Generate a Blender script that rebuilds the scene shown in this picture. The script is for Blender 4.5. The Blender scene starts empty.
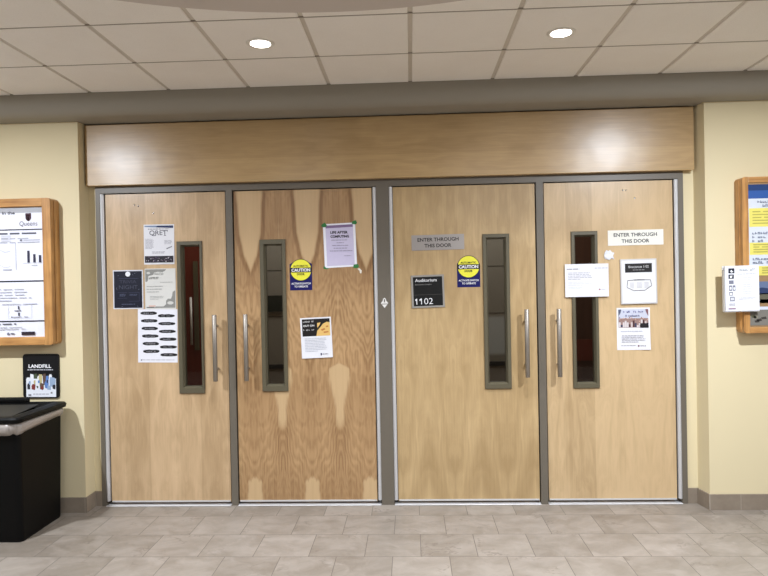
import bpy, bmesh, math, random
from mathutils import Vector, Matrix
C = bpy.context.scene.collection
rnd = random.Random(7)

# ------------------------------------------------------------------ colour + node helpers
def lin(c):
    c = c / 255.0
    return c / 12.92 if c <= 0.04045 else ((c + 0.055) / 1.055) ** 2.4
def col(r, g, b): return (lin(r), lin(g), lin(b), 1.0)

class N:
    """one socket of a node tree with arithmetic"""
    def __init__(s, t, sock): s.t, s.s = t, sock
    def _m(s, op, o=None, p=None):
        n = s.t.nodes.new('ShaderNodeMath'); n.operation = op
        for i, v in enumerate((s, o, p)):
            if v is None: continue
            if isinstance(v, N): s.t.links.new(v.s, n.inputs[i])
            else: n.inputs[i].default_value = v
        return N(s.t, n.outputs[0])
    def __add__(s, o): return s._m('ADD', o)
    def __sub__(s, o): return s._m('SUBTRACT', o)
    def __mul__(s, o): return s._m('MULTIPLY', o)
    def __truediv__(s, o): return s._m('DIVIDE', o)
    def abs(s): return s._m('ABSOLUTE')
    def sin(s): return s._m('SINE')
    def floor(s): return s._m('FLOOR')
    def wrap(s, a, b): return s._m('WRAP', b, a)
    def step(s, a, b):
        n = s.t.nodes.new('ShaderNodeMapRange'); n.interpolation_type = 'SMOOTHSTEP'
        s.t.links.new(s.s, n.inputs[0]); n.inputs[1].default_value = a; n.inputs[2].default_value = b
        return N(s.t, n.outputs[0])
    def curve(s, pts):
        n = s.t.nodes.new('ShaderNodeValToRGB'); e = n.color_ramp.elements
        while len(e) < len(pts): e.new(0.5)
        for k, (p, v) in zip(e, pts): k.position = p; k.color = (v, v, v, 1)
        s.t.links.new(s.s, n.inputs[0])
        return N(s.t, n.outputs[0])

class Mat:
    def __init__(s, name, rough=0.5, metal=0.0, spec=0.5, base=None):
        s.m = bpy.data.materials.new(name); s.m.use_nodes = True
        s.t = s.m.node_tree; s.b = s.t.nodes['Principled BSDF']
        s.b.inputs['Roughness'].default_value = rough
        s.b.inputs['Metallic'].default_value = metal
        s.b.inputs['Specular IOR Level'].default_value = spec
        if base: s.b.inputs['Base Color'].default_value = base
        s._xyz = None
    def xyz(s):
        if not s._xyz:
            tc = s.t.nodes.new('ShaderNodeTexCoord'); sp = s.t.nodes.new('ShaderNodeSeparateXYZ')
            s.t.links.new(tc.outputs['Object'], sp.inputs[0])
            s._xyz = [N(s.t, o) for o in sp.outputs]
        return s._xyz
    def vec(s, x, y, z):
        n = s.t.nodes.new('ShaderNodeCombineXYZ')
        for i, v in enumerate((x, y, z)):
            if isinstance(v, N): s.t.links.new(v.s, n.inputs[i])
            else: n.inputs[i].default_value = v
        return N(s.t, n.outputs[0])
    def noise(s, v, scale=1, detail=3, rough=0.55, dist=0):
        n = s.t.nodes.new('ShaderNodeTexNoise'); s.t.links.new(v.s, n.inputs['Vector'])
        n.inputs['Scale'].default_value = scale; n.inputs['Detail'].default_value = detail
        n.inputs['Roughness'].default_value = rough; n.inputs['Distortion'].default_value = dist
        return N(s.t, n.outputs[0])
    def white(s, v):
        n = s.t.nodes.new('ShaderNodeTexWhiteNoise'); n.noise_dimensions = '1D'
        s.t.links.new(v.s, n.inputs['W']); return N(s.t, n.outputs['Value'])
    def mix(s, f, a, b):
        n = s.t.nodes.new('ShaderNodeMix'); n.data_type = 'RGBA'
        ins = [n.inputs[0], n.inputs[6], n.inputs[7]]
        for i, v in zip(ins, (f, a, b)):
            if isinstance(v, N): s.t.links.new(v.s, i)
            else: i.default_value = v
        return N(s.t, n.outputs[2])
    def color(s, c): s.t.links.new(c.s, s.b.inputs['Base Color']); return s
    def rough(s, r): s.t.links.new(r.s, s.b.inputs['Roughness']); return s
    def bump(s, h, strength=0.1, dist=0.01):
        n = s.t.nodes.new('ShaderNodeBump'); n.inputs['Strength'].default_value = strength
        n.inputs['Distance'].default_value = dist
        s.t.links.new(h.s, n.inputs['Height']); s.t.links.new(n.outputs[0], s.b.inputs['Normal']); return s

def speckled(name, c, rough=0.5, metal=0.0, spec=0.5, scale=40, amt=0.08):
    m = Mat(name, rough, metal, spec); x, y, z = m.xyz()
    n = m.noise(m.vec(x, y, z), scale, 3)
    lo = tuple(v * (1 - amt) for v in c[:3]) + (1,); hi = tuple(min(1, v * (1 + amt)) for v in c[:3]) + (1,)
    return m.color(m.mix(n, lo, hi)).m

def maple(name, seed, base=(190, 160, 122), var=0.5, horizontal=False, rough=0.33):
    m = Mat(name, rough, 0, 0.5); x, y, z = m.xyz()
    if horizontal: x, z = z, x
    # veneer leaves, bookmatched pairs
    W = 0.175
    xs = x + seed * 0.071
    idx = (xs / W).floor()
    u = (xs.wrap(0, 2 * W) - W).abs()
    tone = m.white(idx + seed * 3.7)
    warp = m.noise(m.vec(u * 3.0, seed * 5.1, z * 0.9), 2.2, 2) - 0.5
    fig = m.noise(m.vec(u * 9.0 + warp * 3.0, seed * 2.0 + 1, z * 1.6 + warp * 2), 1.6, 4, 0.6)
    fine = m.noise(m.vec(u * 130.0, seed * 1.3, z * 5.0), 1.0, 2)
    rings = ((u * 60.0 + warp * 26.0 + z * 2.0).sin() + 1.0) * 0.5
    blot = m.noise(m.vec(x * 1.4, seed * 9.0, z * 1.2), 2.0, 2)
    f = fig * (0.66 if not horizontal else 0.30) + fine * 0.24 + rings * 0.05 + tone * 0.42 * var + blot * 0.30 - (0.24 if not horizontal else 0.06)
    r, g, b = base
    dk = col(r * 0.86, g * 0.835, b * 0.79); lt = col(min(255, r * 1.075), min(255, g * 1.08), min(255, b * 1.09))
    m.color(m.mix(f.step(0.15, 0.85), dk, lt))
    m.bump(m.noise(m.vec(x * 2.2, 3.3 + seed, z * 2.2), 2.0, 1) + fine * 0.02, 0.22, 0.012)
    return m.m

def ash(name):
    """boldly figured bookmatched veneer of the second door"""
    m = Mat(name, 0.36, 0, 0.5); x, y, z = m.xyz()
    P, x0 = 0.392, 0.108
    u = (x - x0 + P / 2).wrap(0, P) - P / 2
    u = u.abs()
    wob = (m.noise(m.vec(u * 3.0, 0.5, z * 1.0), 2.5, 2) - 0.5)
    up = (u * -1.0) + P / 2
    t = z / 2.11
    w1 = t.curve([(0.0, 0.0), (0.60, 0.0), (0.745, 0.0), (0.80, 0.040), (0.87, 0.066), (1.0, 0.088)]) + wob * 0.025
    wb = t.curve([(0.0, 0.052), (0.07, 0.046), (0.082, 0.03), (0.095, 0.0), (1.0, 0.0)])
    wv = t.curve([(0.0, 0.0), (0.235, 0.0), (0.25, 0.026), (0.31, 0.030), (0.36, 0.050), (0.40, 0.070), (0.435, 0.070), (0.455, 0.0), (1.0, 0.0)]) + wob * 0.012
    wob2 = (m.noise(m.vec(u * 8.0, 2.5, z * 3.0), 2.0, 3) - 0.5)
    # the light sapwood shapes
    m1 = (w1 + wob2 * 0.01 - u).step(-0.010, 0.012) * t.step(0.72, 0.76)
    fr = (m.noise(m.vec(u * 60.0, 7.7, z * 9.0), 1.0, 2) - 0.5)
    tz = t + fr * 0.03 + u * 0.22
    mb = (fr * 0.02 + 0.05 - u).step(-0.004, 0.008) * (tz * -1.0).step(-0.094, -0.080)
    mv = (wv + fr * 0.03 - up).step(-0.010, 0.016) * (t + fr * 0.06).step(0.225, 0.27)
    light = (m1._m('MAXIMUM', mb))._m('MAXIMUM', mv)
    # cathedral growth rings
    g = z - u * 2.3 + wob * 0.75 + wob2 * 0.22
    rings = ((g * 58.0).sin() + 1.0) * 0.5
    rings2 = (((z * 0.35 + u * 1.0 + wob * 0.3) * 150.0).sin() + 1.0) * 0.5
    zone = t.curve([(0.0, 0.15), (0.06, 0.35), (0.14, 1.0), (0.24, 0.6), (0.34, 0.35), (0.46, 1.0), (0.64, 1.0), (0.76, 0.25), (1.0, 0.10)])
    fine = m.noise(m.vec(u * 150.0, 0.3, z * 4.0), 1.0, 3)
    big = m.noise(m.vec(u * 7.0, 4.2, z * 1.1), 2.0, 2)
    edge = ((w1 - u + 0.02).step(-0.02, 0.0) * t.step(0.68, 0.78)) * ((w1 - u) * -1.0).step(-0.004, 0.012)
    f = fine * 0.45 + big * 0.45 + rings * zone * 0.20 + rings2 * 0.05 - 0.01 - edge * 0.24
    dark = m.mix(f.step(0.10, 0.85), col(130, 95, 60), col(186, 150, 107))
    lt = m.mix(fine * 0.5 + big * 0.4, col(186, 154, 112), col(210, 180, 138))
    m.color(m.mix(light * 0.95, dark, lt))
    m.bump(m.noise(m.vec(x * 2.2, 3.3, z * 2.2), 2.0, 1) + fine * 0.03, 0.2, 0.012)
    return m.m

def oak(name, base, vertical):
    m = Mat(name, 0.4); x, y, z = m.xyz()
    if vertical: v = m.vec(x * 26.0, y * 26.0, z * 1.6)
    else: v = m.vec(x * 1.6, y * 26.0, z * 26.0)
    n = m.noise(v, 1.6, 4, 0.6, 0.4); k = m.noise(m.vec(x * 3.0, y * 3.0, z * 3.0), 2.0, 2)
    r, g, b = base
    m.color(m.mix((n * 0.7 + k * 0.4).step(0.25, 0.85), col(r * 0.72, g * 0.66, b * 0.58), col(min(255, r * 1.1), min(255, g * 1.12), min(255, b * 1.15))))
    return m.m

def floor_mat():
    m = Mat('stone_floor_tiles', 0.42, 0, 0.4); x, y, z = m.xyz()
    v = m.vec(x + 0.1265 + 30.8, y + 0.205 + 30.2, 0.0)
    n = m.t.nodes.new('ShaderNodeTexBrick'); m.t.links.new(v.s, n.inputs['Vector'])
    n.offset = 0.5; n.offset_frequency = 2; n.squash = 1.0
    n.inputs['Scale'].default_value = 1.0; n.inputs['Brick Width'].default_value = 0.308; n.inputs['Row Height'].default_value = 0.302
    n.inputs['Mortar Size'].default_value = 0.0021; n.inputs['Mortar Smooth'].default_value = 0.3; n.inputs['Bias'].default_value = 0.0
    n.inputs['Color1'].default_value = (0, 0, 0, 1); n.inputs['Color2'].default_value = (1, 1, 1, 1); n.inputs['Mortar'].default_value = (0.5, 0.5, 0.5, 1)
    tone = N(m.t, n.outputs['Color']); fac = N(m.t, n.outputs['Fac'])
    # each tile its own piece of stone: offset the veins by the tile's tone
    p = m.vec(x + tone * 7.0, y + tone * 3.0, tone * 5.0)
    warp = m.noise(p, 3.0, 3)
    cloud = m.noise(m.vec(x * 1.0 + tone * 7.0 + warp * 0.4, y * 1.6 + warp * 0.5, tone * 4.0), 5.0, 5, 0.62)
    vein = ((m.noise(m.vec(x + tone * 9.0, y * 1.5 + warp * 0.15, tone * 2.0), 4.0, 4, 0.6) - 0.5).abs() * -1.0).step(-0.022, 0.0)
    gate = m.noise(m.vec(x * 1.0, y * 1.0, tone * 3.0), 4.0, 1).step(0.5, 0.68)
    pale = m.noise(m.vec(x + 9.0, y, tone), 6.0, 5, 0.7).step(0.60, 0.80)
    base = m.mix(cloud.step(0.25, 0.75) * 0.64 + tone * 0.32, col(120, 110, 98), col(160, 150, 139))
    base = m.mix(vein * gate * 0.6, base, col(112, 101, 90))
    base = m.mix(pale * 0.5, base, col(180, 172, 163))
    base = m.mix(fac * 0.75, base, col(74, 67, 60))
    m.color(base); m.rough(cloud * 0.2 + 0.33)
    m.bump((fac * -1.0) + cloud * 0.06, 0.25, 0.003)
    return m.m

def tile_mat():
    m = Mat('mineral_fibre_tile', 0.95, 0, 0.1); x, y, z = m.xyz()
    n = m.noise(m.vec(x, y, z), 260, 2).step(0.55, 0.75); k = m.noise(m.vec(x, y, z), 5, 3)
    a = m.mix(k, col(240, 235, 228), col(248, 244, 238))
    m.color(m.mix(n * 0.3, a, col(196, 187, 176)))
    m.bump(m.noise(m.vec(x, y, z), 220, 2), 0.25, 0.003)
    return m.m

def skirting_mat():
    m = Mat('skirting_tile', 0.5); x, y, z = m.xyz()
    v = m.vec(x + y * 1.0, y, z)
    k = m.noise(m.vec(x, y, z), 9, 4, 0.6); k2 = m.noise(m.vec(x, y, z), 40, 3)
    m.color(m.mix(k * 0.7 + k2 * 0.3, col(116, 103, 89), col(156, 142, 125)))
    return m.m

def wall_mat(name, c):
    m = Mat(name, 0.6, 0, 0.3); x, y, z = m.xyz()
    k = m.noise(m.vec(x, y, z), 2.0, 2)
    lo = tuple(v * 0.97 for v in c[:3]) + (1,)
    m.color(m.mix(k, lo, c)); m.bump(m.noise(m.vec(x, y, z), 180, 2), 0.06, 0.002)
    return m.m

def redwood(name, a, b):
    m = Mat(name, 0.45); x, y, z = m.xyz()
    k = m.noise(m.vec(x * 20.0, y, z * 1.5), 1.5, 4)
    m.color(m.mix(k, a, b)); return m.m

def glass_mat():
    m = bpy.data.materials.new('door_glass'); m.use_nodes = True; t = m.node_tree; t.nodes.clear()
    o = t.nodes.new('ShaderNodeOutputMaterial'); mx = t.nodes.new('ShaderNodeMixShader'); fr = t.nodes.new('ShaderNodeFresnel')
    tr = t.nodes.new('ShaderNodeBsdfTransparent'); gl = t.nodes.new('ShaderNodeBsdfGlossy')
    fr.inputs['IOR'].default_value = 1.5; gl.inputs['Roughness'].default_value = 0.02
    tr.inputs['Color'].default_value = (0.93, 0.94, 0.93, 1)
    t.links.new(fr.outputs[0], mx.inputs[0]); t.links.new(tr.outputs[0], mx.inputs[1]); t.links.new(gl.outputs[0], mx.inputs[2])
    t.links.new(mx.outputs[0], o.inputs[0]); return m

def glow(name, c, s):
    m = bpy.data.materials.new(name); m.use_nodes = True; b = m.node_tree.nodes['Principled BSDF']
    b.inputs['Base Color'].default_value = (0.9, 0.9, 0.9, 1); b.inputs['Emission Color'].default_value = c; b.inputs['Emission Strength'].default_value = s
    return m

_ink = {}
def ink(r, g, b, rough=0.55):
    k = (r, g, b, rough)
    if k not in _ink:
        _ink[k] = speckled('print_%d_%d_%d' % (r, g, b), col(r, g, b), rough, 0, 0.35, 60, 0.03)
    return _ink[k]

# ------------------------------------------------------------------ mesh helpers
def link_bm(name, bm, mats, parent=None, loc=None, smooth=False):
    me = bpy.data.meshes.new(name); bm.normal_update(); bm.to_mesh(me); bm.free()
    for m in (mats if isinstance(mats, (list, tuple)) else [mats]): me.materials.append(m)
    if smooth:
        for p in me.polygons: p.use_smooth = True
    o = bpy.data.objects.new(name, me); C.objects.link(o)
    if parent: o.parent = parent
    if loc: o.location = loc
    return o
def box(bm, x0, x1, y0, y1, z0, z1, mi=0):
    vs = [bm.verts.new((x, y, z)) for x in (x0, x1) for y in (y0, y1) for z in (z0, z1)]
    for f in ((0, 1, 3, 2), (4, 6, 7, 5), (0, 4, 5, 1), (2, 3, 7, 6), (0, 2, 6, 4), (1, 5, 7, 3)):
        bm.faces.new([vs[i] for i in f]).material_index = mi
    return vs
def bevel(bm, w, seg=2):
    bmesh.ops.recalc_face_normals(bm, faces=bm.faces)
    bmesh.ops.bevel(bm, geom=[e for e in bm.edges if len(e.link_faces) == 2 and e.calc_face_angle() > 0.5], offset=w, segments=seg, affect='EDGES', profile=0.5)
def boxobj(name, b, mats, parent=None, bev=0.0, seg=2):
    """box given in the parent's coordinates"""
    bm = bmesh.new(); box(bm, *b)
    if bev: bevel(bm, bev, seg)
    bmesh.ops.recalc_face_normals(bm, faces=bm.faces)
    return link_bm(name, bm, mats, parent)
def tube(bm, p0, p1, r, seg=20, r1=None):
    p0, p1 = Vector(p0), Vector(p1); d = p1 - p0
    q = d.to_track_quat('Z', 'Y').to_matrix().to_4x4()
    bmesh.ops.create_cone(bm, cap_ends=True, segments=seg, radius1=r, radius2=r if r1 is None else r1, depth=d.length, matrix=Matrix.Translation((p0 + p1) / 2) @ q)
def rrect(cx, cy, w, d, r, n=6):
    out = []
    for k, (sx, sy) in enumerate(((1, 1), (-1, 1), (-1, -1), (1, -1))):
        for i in range(n + 1):
            a = math.pi / 2 * (k + i / n)
            out.append((cx + sx * (w / 2 - r) + r * math.cos(a), cy + sy * (d / 2 - r) + r * math.sin(a)))
    return out
def loft(bm, rings, cap0=True, cap1=True, mi=0):
    vr = [[bm.verts.new(p) for p in ring] for ring in rings]
    n = len(vr[0])
    for a, b in zip(vr, vr[1:]):
        for i in range(n):
            bm.faces.new((a[i], a[(i + 1) % n], b[(i + 1) % n], b[i])).material_index = mi
    if cap0: bm.faces.new(vr[0][::-1]).material_index = mi
    if cap1: bm.faces.new(vr[-1]).material_index = mi
def empty(name, loc, label=None, cat=None, group=None, kind=None):
    o = bpy.data.objects.new(name, None); o.empty_display_size = 0.05; C.objects.link(o); o.location = loc
    return tag(o, label, cat, group, kind)
def tag(o, label=None, cat=None, group=None, kind=None):
    for k, v in (('label', label), ('category', cat), ('group', group), ('kind', kind)):
        if v: o[k] = v
    return o
def structure(o, label=None): return tag(o, label, None, None, 'structure')

# ------------------------------------------------------------------ flat printed sheets
def text_polys(s, bold=0.0, shear=0.0):
    cu = bpy.data.curves.new('lettering', 'FONT'); cu.body = s; cu.size = 1.0; cu.offset = bold; cu.shear = shear
    cu.resolution_u = 3; cu.fill_mode = 'FRONT' if False else 'BOTH'
    cu.align_x = 'CENTER'
    o = bpy.data.objects.new('lettering', cu)
    me = bpy.data.meshes.new_from_object(o)
    vs = [(v.co.x, v.co.y) for v in me.vertices]; fs = [tuple(p.vertices) for p in me.polygons]
    bpy.data.objects.remove(o); bpy.data.curves.remove(cu); bpy.data.meshes.remove(me)
    return vs, fs

class Sheet:
    """a flat sheet on a wall facing -y. (u, v) run 0..1 from its top left corner; print sits a hair in front of the paper."""
    def __init__(s, name, label, cat, x0, x1, z0, z1, y, mat, tilt=0.0, thick=0.0006, curl=None, group=None, outline=None, skew=0.0):
        s.w, s.h, s.curl, s.th, s.skew = x1 - x0, z1 - z0, curl, thick, skew
        bm = bmesh.new(); nu, nv = (12, 14) if curl else (1, 1)
        if outline:
            f = [bm.verts.new(s.P(a, b, 0)) for a, b in outline]; k = [bm.verts.new(s.P(a, b, -thick)) for a, b in outline]; n = len(f)
            bm.faces.new(f); bm.faces.new(k[::-1])
            for i in range(n): bm.faces.new((f[i], k[i], k[(i + 1) % n], f[(i + 1) % n]))
        else:
            g = [[[bm.verts.new(s.P(i / nu, j / nv, d)) for j in range(nv + 1)] for i in range(nu + 1)] for d in (0, -thick)]
            for L in g:
                for i in range(nu):
                    for j in range(nv): bm.faces.new((L[i][j], L[i + 1][j], L[i + 1][j + 1], L[i][j + 1]))
            rim = [(i, 0) for i in range(nu)] + [(nu, j) for j in range(nv)] + [(i, nv) for i in range(nu, 0, -1)] + [(0, j) for j in range(nv, 0, -1)]
            for a, b in zip(rim, rim[1:] + rim[:1]):
                bm.faces.new((g[0][a[0]][a[1]], g[0][b[0]][b[1]], g[1][b[0]][b[1]], g[1][a[0]][a[1]]))
        bmesh.ops.recalc_face_normals(bm, faces=bm.faces)
        s.o = link_bm(name, bm, mat)
        s.o.location = ((x0 + x1) / 2, y - thick, (z0 + z1) / 2); s.o.rotation_euler = (0, math.radians(tilt), 0)
        tag(s.o, label, cat, group); s.layer = 0
    def P(s, u, v, d):
        c = s.curl(u, v) if s.curl else 0.0
        return ((u - 0.5) * s.w + s.skew * (0.5 - v), -d - c, (0.5 - v) * s.h)
    def polys(s, name, items, mats=None, lift=None):
        """items: list of (list of (u,v), material index)"""
        s.layer += 1; d = 0.0003 * s.layer if lift is None else lift
        bm = bmesh.new()
        for pts, mi in items:
            f = bm.faces.new([bm.verts.new(s.P(u, v, d)) for u, v in pts]); f.material_index = mi
        for f in bm.faces:
            f.normal_update()
            if f.normal.y > 0: f.normal_flip()
        return link_bm(name, bm, mats, s.o)
    def rects(s, name, rs, mat):
        return s.polys(name, [([(a, b), (c, b), (c, d), (a, d)], 0) for a, b, c, d in rs], mat)
    def each(s, name, items, mat):
        for it in items:
            s.polys(name, [(it, 0)], mat); s.layer -= 1
        s.layer += 1
    def text(s, name, txt, u0, v0, u1, v1, mat, bold=0.0, shear=0.0, keep=False):
        """lettering fitted to the box"""
        s.layer += 1; d = 0.0003 * s.layer
        vs, fs = text_polys(txt, bold, shear)
        xa, xb = min(p[0] for p in vs), max(p[0] for p in vs); ya, yb = min(p[1] for p in vs), max(p[1] for p in vs)
        bm = bmesh.new()
        bv = [bm.verts.new(s.P(u0 + (x - xa) / (xb - xa) * (u1 - u0), v1 - (y - ya) / (yb - ya) * (v1 - v0), d)) for x, y in vs]
        for f in fs:
            try: bm.faces.new([bv[i] for i in f])
            except ValueError: pass
        return link_bm(name, bm, mat, s.o)
    def lines(s, name, u0, u1, v0, v1, n, mat, fill=0.46, last=0.6, seed=1):
        """small print: word-long bars, line by line"""
        r = random.Random(seed); rs = []; p = (v1 - v0) / n
        for k in range(n):
            e = u0 + (u1 - u0) * (last if k == n - 1 else r.uniform(0.86, 1.0)); a = u0
            while a < e:
                b = min(e, a + r.uniform(0.03, 0.13)); rs.append((a, v0 + k * p, b, v0 + (k + fill) * p)); a = b + 0.014
        return s.rects(name, rs, mat)
    def script(s, name, u0, u1, v0, v1, mat, n=9, seed=1):
        """a word too blurred to read: stroke-sized marks"""
        r = random.Random(seed); rs = []; w = (u1 - u0) / n
        for k in range(n):
            a = u0 + k * w
            if r.random() < 0.12: continue
            rs.append((a, v0 + (v1 - v0) * r.choice((0, 0.25)), a + w * 0.3, v1))
            q = r.choice((v0, v0 + (v1 - v0) * 0.42, v1 - (v1 - v0) * 0.25)); rs.append((a, q, a + w * 0.78, q + (v1 - v0) * 0.25))
            if r.random() < 0.5: rs.append((a + w * 0.5, v0 + (v1 - v0) * 0.3, a + w * 0.78, v1))
        return s.rects(name, rs, mat)

# ------------------------------------------------------------------ materials
M = dict(
    wall=wall_mat('cream_wall_paint', col(222, 207, 169)),
    taupe=wall_mat('taupe_ceiling_paint', col(156, 150, 138)), rear=wall_mat('dark_lobby_panelling', col(84, 74, 64)), far=wall_mat('lobby_wall_paint', col(196, 187, 174)),
    discp=wall_mat('grey_ceiling_paint', col(206, 197, 190)),
    tile=tile_mat(), grid=speckled('ceiling_grid_metal', col(150, 141, 130), 0.6),
    ringw=speckled('white_lamp_trim', col(232, 228, 220), 0.5), tee=speckled('ceiling_tee_paint', col(208, 200, 188), 0.6), joint_grey=speckled('ceiling_joint_shade', col(165, 156, 144), 0.7),
    floor=floor_mat(), skirting=skirting_mat(), joint=speckled('skirting_joint', col(168, 158, 145), 0.8),
    frame=speckled('taupe_frame_paint', col(106, 98, 86), 0.42, 0, 0.5, 30, 0.04),
    olive=speckled('olive_frame_paint', col(92, 85, 66), 0.42, 0, 0.5, 30, 0.04),
    alu=speckled('brushed_aluminium', col(206, 204, 203), 0.45, 0.25, 0.5, 60, 0.05),
    steel=speckled('satin_steel', col(158, 150, 140), 0.45, 0.8, 0.5, 60, 0.05),
    chrome=speckled('chrome_bolt', col(225, 222, 218), 0.12, 1.0, 0.5, 60, 0.02),
    gap=speckled('dark_gap', col(22, 18, 15), 0.9), black=speckled('black_plastic', col(5, 5, 5), 0.5, 0, 0.15, 30, 0.1),
    lid=speckled('black_lid_plastic', col(6, 6, 6), 0.5, 0, 0.15, 30, 0.1), flap=speckled('charcoal_flap_plastic', col(40, 39, 38), 0.55, 0, 0.3, 30, 0.1),
    bag=speckled('pale_plastic_bag', col(162, 153, 146), 0.3, 0, 0.6, 30, 0.12),
    paper=ink(226, 225, 229), glass=glass_mat(),
    header=maple('maple_header_panel', 4, (190, 159, 113), 0.3, True, 0.30),
    d1=maple('maple_door_veneer_grey', 1, (200, 170, 132)), d2=ash('figured_ash_door_veneer'),
    d3=maple('maple_door_veneer_gold', 2, (192, 164, 121), 0.25), d4=maple('maple_door_veneer_pink', 3, (194, 166, 126), 0.75),
    oakh=oak('golden_oak_rail', (196, 144, 84), False), oakv=oak('golden_oak_stile', (194, 142, 82), True),
    red=redwood('dark_red_wood', col(84, 30, 20), col(120, 48, 34)), brown=redwood('dark_brown_wood', col(58, 34, 24), col(84, 50, 36)),
    panel=wall_mat('grey_wall_panel', col(128, 124, 116)),
    lens=glow('lamp_lens', (1.0, 0.95, 0.86, 1), 14.0),
)

# ------------------------------------------------------------------ setting
HC, SOF, FW, XL, XR = 2.734, 2.600, -0.125, -2.19, 1.883     # ceiling, soffit, front face of wall, alcove sides
X0, X1, YB = -4.6, 4.3, -6.6
structure(boxobj('floor', (X0, X1, YB, 1.6, -0.05, 0.0), M['floor']))

bm = bmesh.new()
tx = [0.02 + 0.508 * k for k in range(-9, 9)]; ty = [-0.273 - 0.508 * k for k in range(0, 13)]
box(bm, X0, X1, YB, -0.29, HC + 0.006, HC + 0.04, 1)
for xa, xb in zip(tx, tx[1:]):
    for k, (yb, ya) in enumerate(zip(ty, ty[1:])):
        b2 = bmesh.new(); box(b2, xa + 0.0115, xb - 0.0115, ya + 0.004, yb - 0.004, HC, HC + 0.012)
        bevel(b2, 0.0025, 1); me = bpy.data.meshes.new('t'); b2.to_mesh(me); b2.free(); bm.from_mesh(me); bpy.data.meshes.remove(me)
for yy in ty: box(bm, X0, X1, yy - 0.0028, yy + 0.0028, HC - 0.0006, HC + 0.008, 2)  # grey strips colour in the shadow lines of the cross joints
bmesh.ops.recalc_face_normals(bm, faces=bm.faces)
structure(link_bm('ceiling', bm, [M['tile'], M['tee'], M['joint_grey']]), 'white mineral fibre ceiling tiles in a metal grid')
# taupe dropped border along the wall
bm = bmesh.new(); box(bm, X0, X1, -0.299, 0.3, SOF, HC + 0.05)
bmesh.ops.recalc_face_normals(bm, faces=bm.faces)
bmesh.ops.bevel(bm, geom=[e for e in bm.edges if all(abs(v.co.y + 0.299) < 1e-4 and abs(v.co.z - SOF) < 1e-4 for v in e.verts)], offset=0.085, segments=10, affect='EDGES', profile=0.5)
structure(link_bm('trim_1', bm, M['taupe']), 'taupe dropped ceiling border above the doors')
# round plaster ceiling field over the lobby
bm = bmesh.new(); bmesh.ops.create_cone(bm, cap_ends=True, segments=160, radius1=2.33, radius2=2.33, depth=0.03, matrix=Matrix.Translation((-0.30, -3.695, HC + 0.002)))
structure(link_bm('trim_2', bm, M['discp']), 'round grey plaster field in the ceiling')

structure(boxobj('wall_left', (X0, XL, FW, 0.02, 0, SOF), M['wall']))
bm = bmesh.new(); vs = box(bm, XR, X1, FW, 0.02, 0, SOF)
for v in vs:
    if v.co.x < XR + 0.01 and v.co.y > 0: v.co.x = 1.862          # the reveal closes in slightly
structure(link_bm('wall_right', bm, M['wall']))
bm = bmesh.new(); box(bm, XL - .1, -2.1385, 0.0, 0.12, 0, SOF); box(bm, 1.7945, XR + .1, 0.0, 0.12, 0, SOF); box(bm, -2.1385, 1.7945, 0.0, 0.12, 2.187, SOF)
structure(link_bm('wall_back', bm, M['wall']), 'cream wall strips around the door frame')
def skirting(name, segs, joints):
    bm = bmesh.new()
    for b in segs:
        for v in box(bm, *b, 0.0, 0.1):
            if b[2] == FW and b[0] > 0 and v.co.y > -0.01: v.co.x -= 0.021     # follows the slanted reveal
    for b in joints: box(bm, *b, 0.001, 0.1002, 1)
    bmesh.ops.recalc_face_normals(bm, faces=bm.faces)
    structure(link_bm(name, bm, [M['skirting'], M['joint']]))
jl = [(XL - 0.004 - 0.305 * k, XL - 0.001 - 0.305 * k, FW - 0.0103, FW) for k in range(0, 8)]
skirting('baseboard_left', [(X0, XL + 0.01, FW - 0.01, FW), (XL, XL + 0.01, FW, -0.0), (XL, -2.139, -0.01, 0.0)], jl)
jr = [(XR - 0.0085 + 0.0, XR - 0.003, FW - 0.0106, FW)] + [(XR + 0.187 + 0.305 * k, XR + 0.190 + 0.305 * k, FW - 0.0103, FW) for k in range(0, 8)]
skirting('baseboard_right', [(XR - 0.01, X1, FW - 0.01, FW), (XR - 0.01, XR, FW, 0.0), (1.795, XR, -0.01, 0.0)], jr)

# the rest of the lobby, behind and beside the camera
structure(boxobj('wall_rear', (X0, X1, YB - 0.1, YB, 0, HC + 0.04), M['rear'])); structure(boxobj('wall_side_left', (X0 - 0.1, X0, YB, FW, 0, HC + 0.04), M['far'])); structure(boxobj('wall_side_right', (X1, X1 + 0.1, YB, FW, 0, HC + 0.04), M['far']))

# maple header panel
bm = bmesh.new(); box(bm, -2.180, 1.849, -0.055, -0.001, 2.183, 2.593); bevel(bm, 0.002, 1)
structure(link_bm('trim_3', bm, M['header']), 'long maple header panel over the four doors')

# door frame: jambs, mullions, centre post and head
bm = bmesh.new()
for a, b in ((-2.138, -2.108), (-1.2405, -1.1965), (-0.222, -0.1365), (0.8385, 0.8855), (1.759, 1.794)):
    box(bm, a, b, -0.012, 0.1, 0.0, 2.1355)
box(bm, -2.138, 1.794, -0.012, 0.1, 2.1355, 2.186)
structure(link_bm('trim_4', bm, M['frame']), 'taupe steel frame with mullions around the four doors')
# thresholds
for i, (a, b) in enumerate(((-2.106, -1.242), (-1.195, -0.224), (-0.135, 0.837), (0.887, 1.757))):
    structure(boxobj('trim_%d' % (5 + i), (a, b, -0.028, 0.1, 0.0005, 0.006), M['alu'], None, 0.002, 1), 'aluminium threshold strip')

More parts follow.
